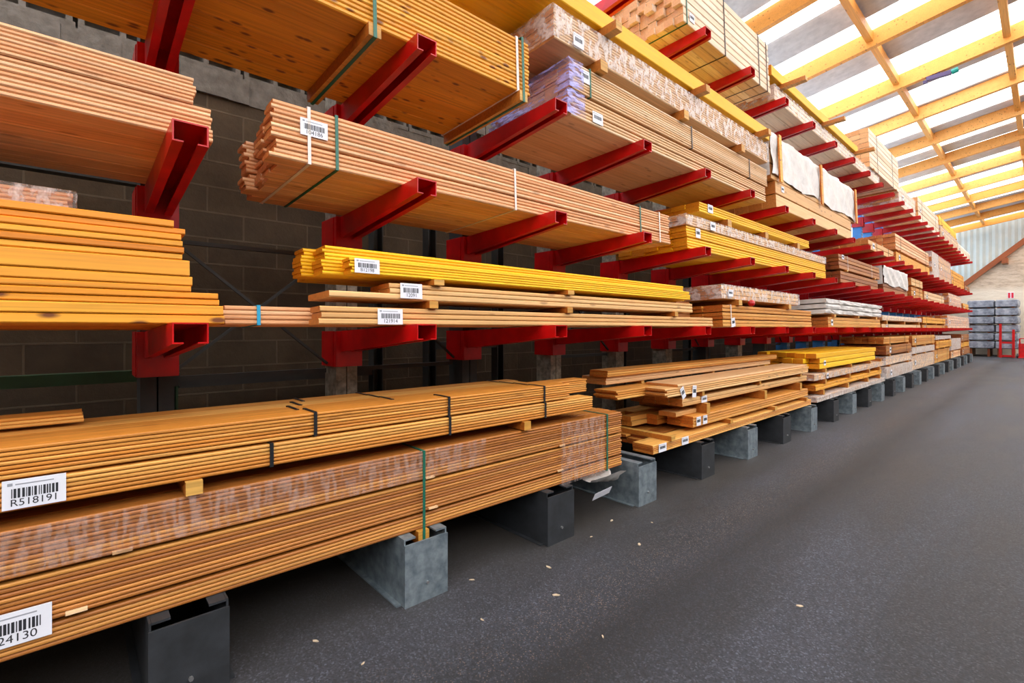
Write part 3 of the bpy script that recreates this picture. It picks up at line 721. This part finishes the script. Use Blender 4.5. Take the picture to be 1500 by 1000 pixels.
def draped(label, mat, xf, dep, y0, y1, z0, z1, cloth_z0, boardmat, laths=(), cols=5, groups=(5,)):
    dep = min(dep, xf + 3.30)
    t = pack('covered_pack', label, boardmat, xf, dep, y0, y1, z0, z1, list(groups), cols, stepl=.05, merged=True)
    bm = NB(); R = random.Random(sum(map(ord, label))); ny = int((y1 - y0) / .09); nz = 8; hx = dep / 2; hy = (y1 - y0) / 2; H = z1 - z0; G = []
    for i in range(ny + 1):
        row = []; y = -hy - .01 + (2 * hy + .02) * i / ny
        low = cloth_z0 - z0 + .025 * math.sin(i * .37 + y0) + R.uniform(-.008, .008)
        for j in range(nz + 1):
            v = j / nz; row.append(bm.verts.new((hx + .012 + .012 * math.sin(i * .8 + j * .9) + R.uniform(0, .014), y, low + (H + .012 - low) * v)))
        for j in range(1, 4): row.append(bm.verts.new((hx - dep * .95 * j / 3, y, H + .012 + R.uniform(0, .01))))
        G.append(row)
    for i in range(ny):
        for j in range(len(G[0]) - 1): bm.faces.new((G[i][j], G[i + 1][j], G[i + 1][j + 1], G[i][j + 1]))
    # the end turned towards the camera
    E_ = [[bm.verts.new((hx - dep * .95 * a / 4, -hy - .02 - R.uniform(0, .012), cloth_z0 - z0 + (H + .01 - cloth_z0 + z0) * b / 4)) for b in range(5)] for a in range(5)]
    for a in range(4):
        for b in range(4): bm.faces.new((E_[a][b], E_[a + 1][b], E_[a + 1][b + 1], E_[a][b + 1]))
    bmesh.ops.recalc_face_normals(bm, faces=bm.faces)
    put('cover_sheet', bm, mat, t, smooth=True)
    for y in laths:
        bm = NB(); box(bm, hx + .035, hx + .055, y - (y0 + y1) / 2 - .045, y - (y0 + y1) / 2 + .045, cloth_z0 - z0 - .06, H + .02); put('lath', bm, 'golden_pine', t)
    return t
draped('timber pack under a hanging white sheet on the second arms', 'white_plastic', -2.46, .95, 13.35, 16.1, A2, 2.90, 2.5, 'red_brown_timber')
far2 = [
 ((16.8, 18.6), [('timber_pack', 'short orange double pack beyond the white sheet on the second arms', 'orange_cladding', A2, 2.64, [3], None),
                 ('timber_pack', 'short orange pack on top of the short double pack', 'tan_pine', 2.68, 2.88, [2], None)]),
 ((19.0, 23.2), [('board_pack', 'loosely covered pale boards on the second arms past the short double pack', 'pale_spruce', A2, 2.64, [3], None)]),
 ((24.3, 28.2), [('board_pack', 'pale wrapped tall pack far along the second arms', 'pink_larch', A2, 2.84, [6], 'clear_film')]),
 ((28.5, 30.6), [('timber_pack', 'orange low pack last on the second arms', 'golden_pine', A2, 2.6, [2], None)])]
stacks(far2, -2.46, .95, 5, 'second arms')

# ---- third arm level
A3 = LV[2] - .0028
T('decking_pack', 'golden knotty board pack with green straps on the third arms', 'golden_pine', -2.4, 1.04, -1.6, 2.33, A3, 3.475, [14], 6, straps=[(1.17, 'green_strap'), (2.25, 'green_strap'), (2.215, 'white_strap')], battens=(1.17, 2.25), jy=.008, strapw=.02)
T('board_pack', 'violet-filmed pale pack lying on the third arms, lower of two', 'pale_spruce', -2.4, 1.02, 2.76, 6.5, A3, 3.295, [3, 4], 6, endwrap=.16, labels=[(3.08, 3.17, .13, .09)], jy=.01, gap=.01)
T('board_pack', 'strapped pale board pack with ticket, middle of the stack above the third arms', 'pale_spruce', -2.4, 1.02, 2.78, 6.55, 3.31, 3.53, [10], 6, endwrap=.12, straps=[(2.99, 'green_strap'), (4.6, 'black_strap'), (6.0, 'black_strap')], labels=[(2.93, 3.45, .1, .1)], jy=.01)
spacers('between the middle pale pack and the pink wrapped pack', -2.4, 1.0, [3.1, 4.4, 5.7], 3.532, 3.615, .09, out=.05)
T('board_pack', 'pinkish film-wrapped board pack under the yellow beams of the third arms', 'pale_spruce', -2.4, 1.0, 2.58, 6.55, 3.616, 3.85, [10], 6, wrap='clear_film', labels=[(2.83, 3.68, .12, .1)], jy=.008)
spacers('poking out beneath the yellow beams of the third arms', -2.4, 1.0, [3.2, 4.7, 6.3], 3.864, 3.935, .08, out=.12)
T('timber_pack', 'long yellow beams on top of the wrapped packs above the third arms', 'yellow_treated_timber', -2.42, .9, .6, 6.65, 3.936, 4.09, [1], 7, jy=.02)
T('timber_pack', 'wide wrapped timber pack beneath the first white-sheeted crate', 'tan_pine', -2.4, .95, 6.85, 10.5, A3, 3.46, [2], 5, labels=[(7.1, 3.38, .1, .08)], wrap=None)
draped('crate covered in white sheet with upright laths above the third arms', 'white_plastic', -2.42, .95, 6.72, 10.8, 3.462, 4.05, 3.50, 'tan_pine', laths=(6.95, 8.7, 10.72), groups=(3,))
far3 = [
 ((11.8, 14.2), [('board_pack', 'low pale pack beyond the white-sheeted crate', 'tan_pine', A3, 3.3, [2], None)]),
 ((14.5, 19.4), [('timber_pack', 'golden solid beam pack on the third arms', 'golden_pine', A3, 3.36, [1], None),
                 ('honeycomb_pack', 'pink pack of square battens with open honeycomb ends', 'pink_larch', 3.40, 3.78, [5], None)]),
 ((19.7, 21.0), [('board_pack', 'white wrapped upright pack on the third arms', 'pale_spruce', A3, 3.9, [5], 'milky_film')]),
 ((21.1, 24.0), [('timber_pack', 'orange tall pack with blue tag on the third arms', 'orange_cladding', A3, 3.9, [4], 'clear_film')]),
 ((24.4, 28.6), [('timber_pack', 'golden tall pack far along the third arms', 'golden_pine', A3, 3.75, [5], None)]),
 ((28.8, 30.8), [('board_pack', 'brown low pack last on the third arms', 'red_brown_timber', A3, 3.4, [3], None)])]
stacks(far3, -2.4, .95, 7, 'third arms')

# ---- fourth arm level
A4 = LV[3] - .0028
T('timber_pack', 'big pale timber pack with dark straps and staggered end highest on the rack', 'white_spruce', -2.4, 1.05, 4.42, 6.63, A4, 5.16, [8], 9, straps=[(4.5, 'green_strap'), (5.35, 'black_strap'), (6.3, 'black_strap'), (6.55, 'black_strap')], labels=[(4.6, 4.62, .1, .09)], jy=.035, stepl=.02, gap=.01)
T('board_pack', 'film-wrapped pale pack beneath the upper yellow beam', 'white_spruce', -2.42, .98, 6.85, 12.7, A4, 4.72, [3], 5, wrap='clear_film', merged=True)
spacers('poking out beneath the upper yellow beam', -2.42, .95, [7.1, 8.9, 10.8], 4.734, 4.79, .09, out=.3)
T('timber_pack', 'upper yellow beam lying on battens highest on the rack', 'yellow_treated_timber', -2.4, .5, 6.70, 10.95, 4.791, 4.93, [1], 4, merged=True)
T('timber_pack', 'tall pale stack of square timbers standing above the yellow beam', 'white_spruce', -2.4, .95, 11.85, 14.7, 4.76, 5.56, [8], 6, straps=[(12.4, 'black_strap'), (14, 'black_strap')], wrap=None)
spacers('under the tall pale stack of square timbers', -2.4, .9, [12.1, 14.3], 4.734, 4.759, .09)
far4 = [
 ((14.9, 17.2), [('board_pack', 'low pale wrapped pack on the fourth arms after the tall stack', 'white_spruce', A4, 5.0, [4], 'clear_film')]),
 ((16.6 + .8, 21.3), [('timber_pack', 'long pale pack in the middle of the fourth arms', 'white_spruce', A4, 5.2, [5], None)]),
 ((21.4, 26.0), [('board_pack', 'pale pack beneath the far yellow beams', 'tan_pine', A4, 4.95, [4], 'clear_film'),
                 ('timber_pack', 'far yellow beams on the fourth arms', 'yellow_treated_timber', 5.0, 5.3, [2], None)]),
 ((26.3, 30.8), [('board_pack', 'pale pack last on the fourth arms', 'white_spruce', A4, 4.95, [4], None)])]
stacks(far4, -2.4, .95, 6, 'fourth arms')
# ------------------------------------------------------------------ far end of the hall
for c, (xa, xb) in enumerate(((-3.0, -1.95), (-1.92, -1.05))):
    for k in range(6):
        z0 = .42 + k * .44
        nm = ['left', 'right'][c]
        t = wrapped(f'grey film-wrapped bundle, {ORD[k]} from the floor in the {nm} column by the far wall', 'grey_plastic', xb - .02 * (k % 2), xb - xa - .04, 36.2 + .05 * (k % 3), 38.4, z0, z0 + .41, 1, 'wrapped_bundle', tilt=0, bag=.05)
        t['group'] = 'grey wrapped bundles by the far wall'
        for xx in (xa + .15, xb - .2):
            bm = NB(); box(bm, xx - .05, xx + .05, 36.35, 38.3, z0 - (.42 if k == 0 else .029), z0 - .001); o = put('bearer', bm, 'dark_timber')
            side = 'left' if xx < (xa + xb) / 2 else 'right'
            tag(o, f'{side} bearer block under the {ORD[k]} grey bundle of the {nm} column by the far wall', 'wood block', 'bearers under grey bundles')
t = empty('red_stillage', (-1.25, 35.6, 0)); tag(t, 'red steel stillage frame standing before the grey wrapped bundles', 'metal frame')
for x, h in ((-.42, 1.75), (.05, 1.45)):
    bm = NB(); box(bm, x - .05, x + .05, -.05, .05, 0, h); put('post', bm, 'red_paint', t)
bm = NB(); box(bm, -.369, -.001, -.03, .03, .72, .82); put('cross_bar', bm, 'red_paint', t)
bm = NB(); box(bm, -.48, .1, .1, .5, .03, .12); box(bm, -.45, -.4, .5, .56, 0, .12); box(bm, .02, .07, .5, .56, 0, .12); box(bm, -.45, .08, .05, .1, .03, .12); put('foot_frame', bm, 'red_paint', t)
t = empty('hand_truck', (-.82, 35.2, 0)); tag(t, 'red hand truck parked right of the red stillage', 'trolley')
bm = NB(); bar(bm, (-.15, 0, .12), (-.15, 0, 1.0), .03, 8); bar(bm, (.15, 0, .12), (.15, 0, 1.0), .03, 8); bar(bm, (-.15, 0, 1.0), (.15, 0, 1.0), .03, 8); bar(bm, (-.15, 0, .6), (.15, 0, .6), .03, 8); put('frame', bm, 'red_paint', t)
bm = NB(); box(bm, -.2, .2, -.3, 0, .03, .06); box(bm, -.19, .19, -.02, 0, .06, .75); put('toe_plate', bm, 'red_paint', t)
for s in (-1, 1):
    bm = NB(); bar(bm, (s * .2, .06, .12), (s * .26, .06, .12), .12, 14); put('wheel', bm, 'black_steel', t)
t = empty('wall_sign', (-1.42, FARY - .03, 3.36)); tag(t, 'small red sign with two upright white-edged strokes high on the far wall', 'sign')
bm = NB(); box(bm, -.13, .13, 0, .02, -.18, .18); put('sign_plate', bm, 'label_paper', t)
bm = NB(); box(bm, -.11, -.02, -.006, 0, -.15, .15); box(bm, .02, .11, -.006, 0, -.15, .15); put('sign_stroke', bm, 'red_ink', t)

# small fitting under a rafter
yk = RY[8]
t = empty('roof_fitting', (-1.7, yk - .02, rz(-1.7))); tag(t, 'small dark fitting with a teal end clamped beneath a roof rafter', 'fixture')
bm = NB(); box(bm, -.24, .2, -.05, .05, -.13, -.04); box(bm, -.3, -.22, -.03, .03, -.17, -.11); box(bm, -.05, .0, -.02, .02, -.04, .0); put('housing', bm, 'violet_housing', t)
bm = NB(); bar(bm, (.201, 0, -.085), (.32, 0, -.06), .06, 10); put('end_cap', bm, 'teal_plastic', t)

# ------------------------------------------------------------------ floor litter
R = random.Random(11)
LIT = [(.55, -1.75), (.95, -2.05), (1.55, -1.95), (2.0, -1.85), (2.2, -2.1), (2.75, -2.2), (1.15, -1.6), (.7, -1.35), (1.9, -1.45), (2.9, -1.9), (3.3, -2.05), (.85, -2.35), (1.75, -2.3), (2.9, -.9), (3.1, -2.28)]
for i, (x, y) in enumerate([(b, a) for a, b in LIT]):
    bm = NB(); s = R.uniform(.004, .009)
    vs = [bm.verts.new((s * math.cos(a_) * R.uniform(.6, 1.3), s * 2.6 * math.sin(a_), R.uniform(.001, .003))) for a_ in (0, 1.2, 2.5, 3.7, 5)]
    vt = [bm.verts.new(v.co + Vector((0, 0, .004))) for v in vs]
    bm.faces.new(vs[::-1]); bm.faces.new(vt)
    for q in range(5): bm.faces.new((vs[q], vs[(q + 1) % 5], vt[(q + 1) % 5], vt[q]))
    o = put('wood_chip', bm, 'wood_chip'); o.location = (x, y, 0); o.rotation_euler = (0, 0, R.uniform(0, 6))
    tag(o, 'small pale wood chip lying on the asphalt near the base feet', 'wood chip', 'wood chips on the asphalt')
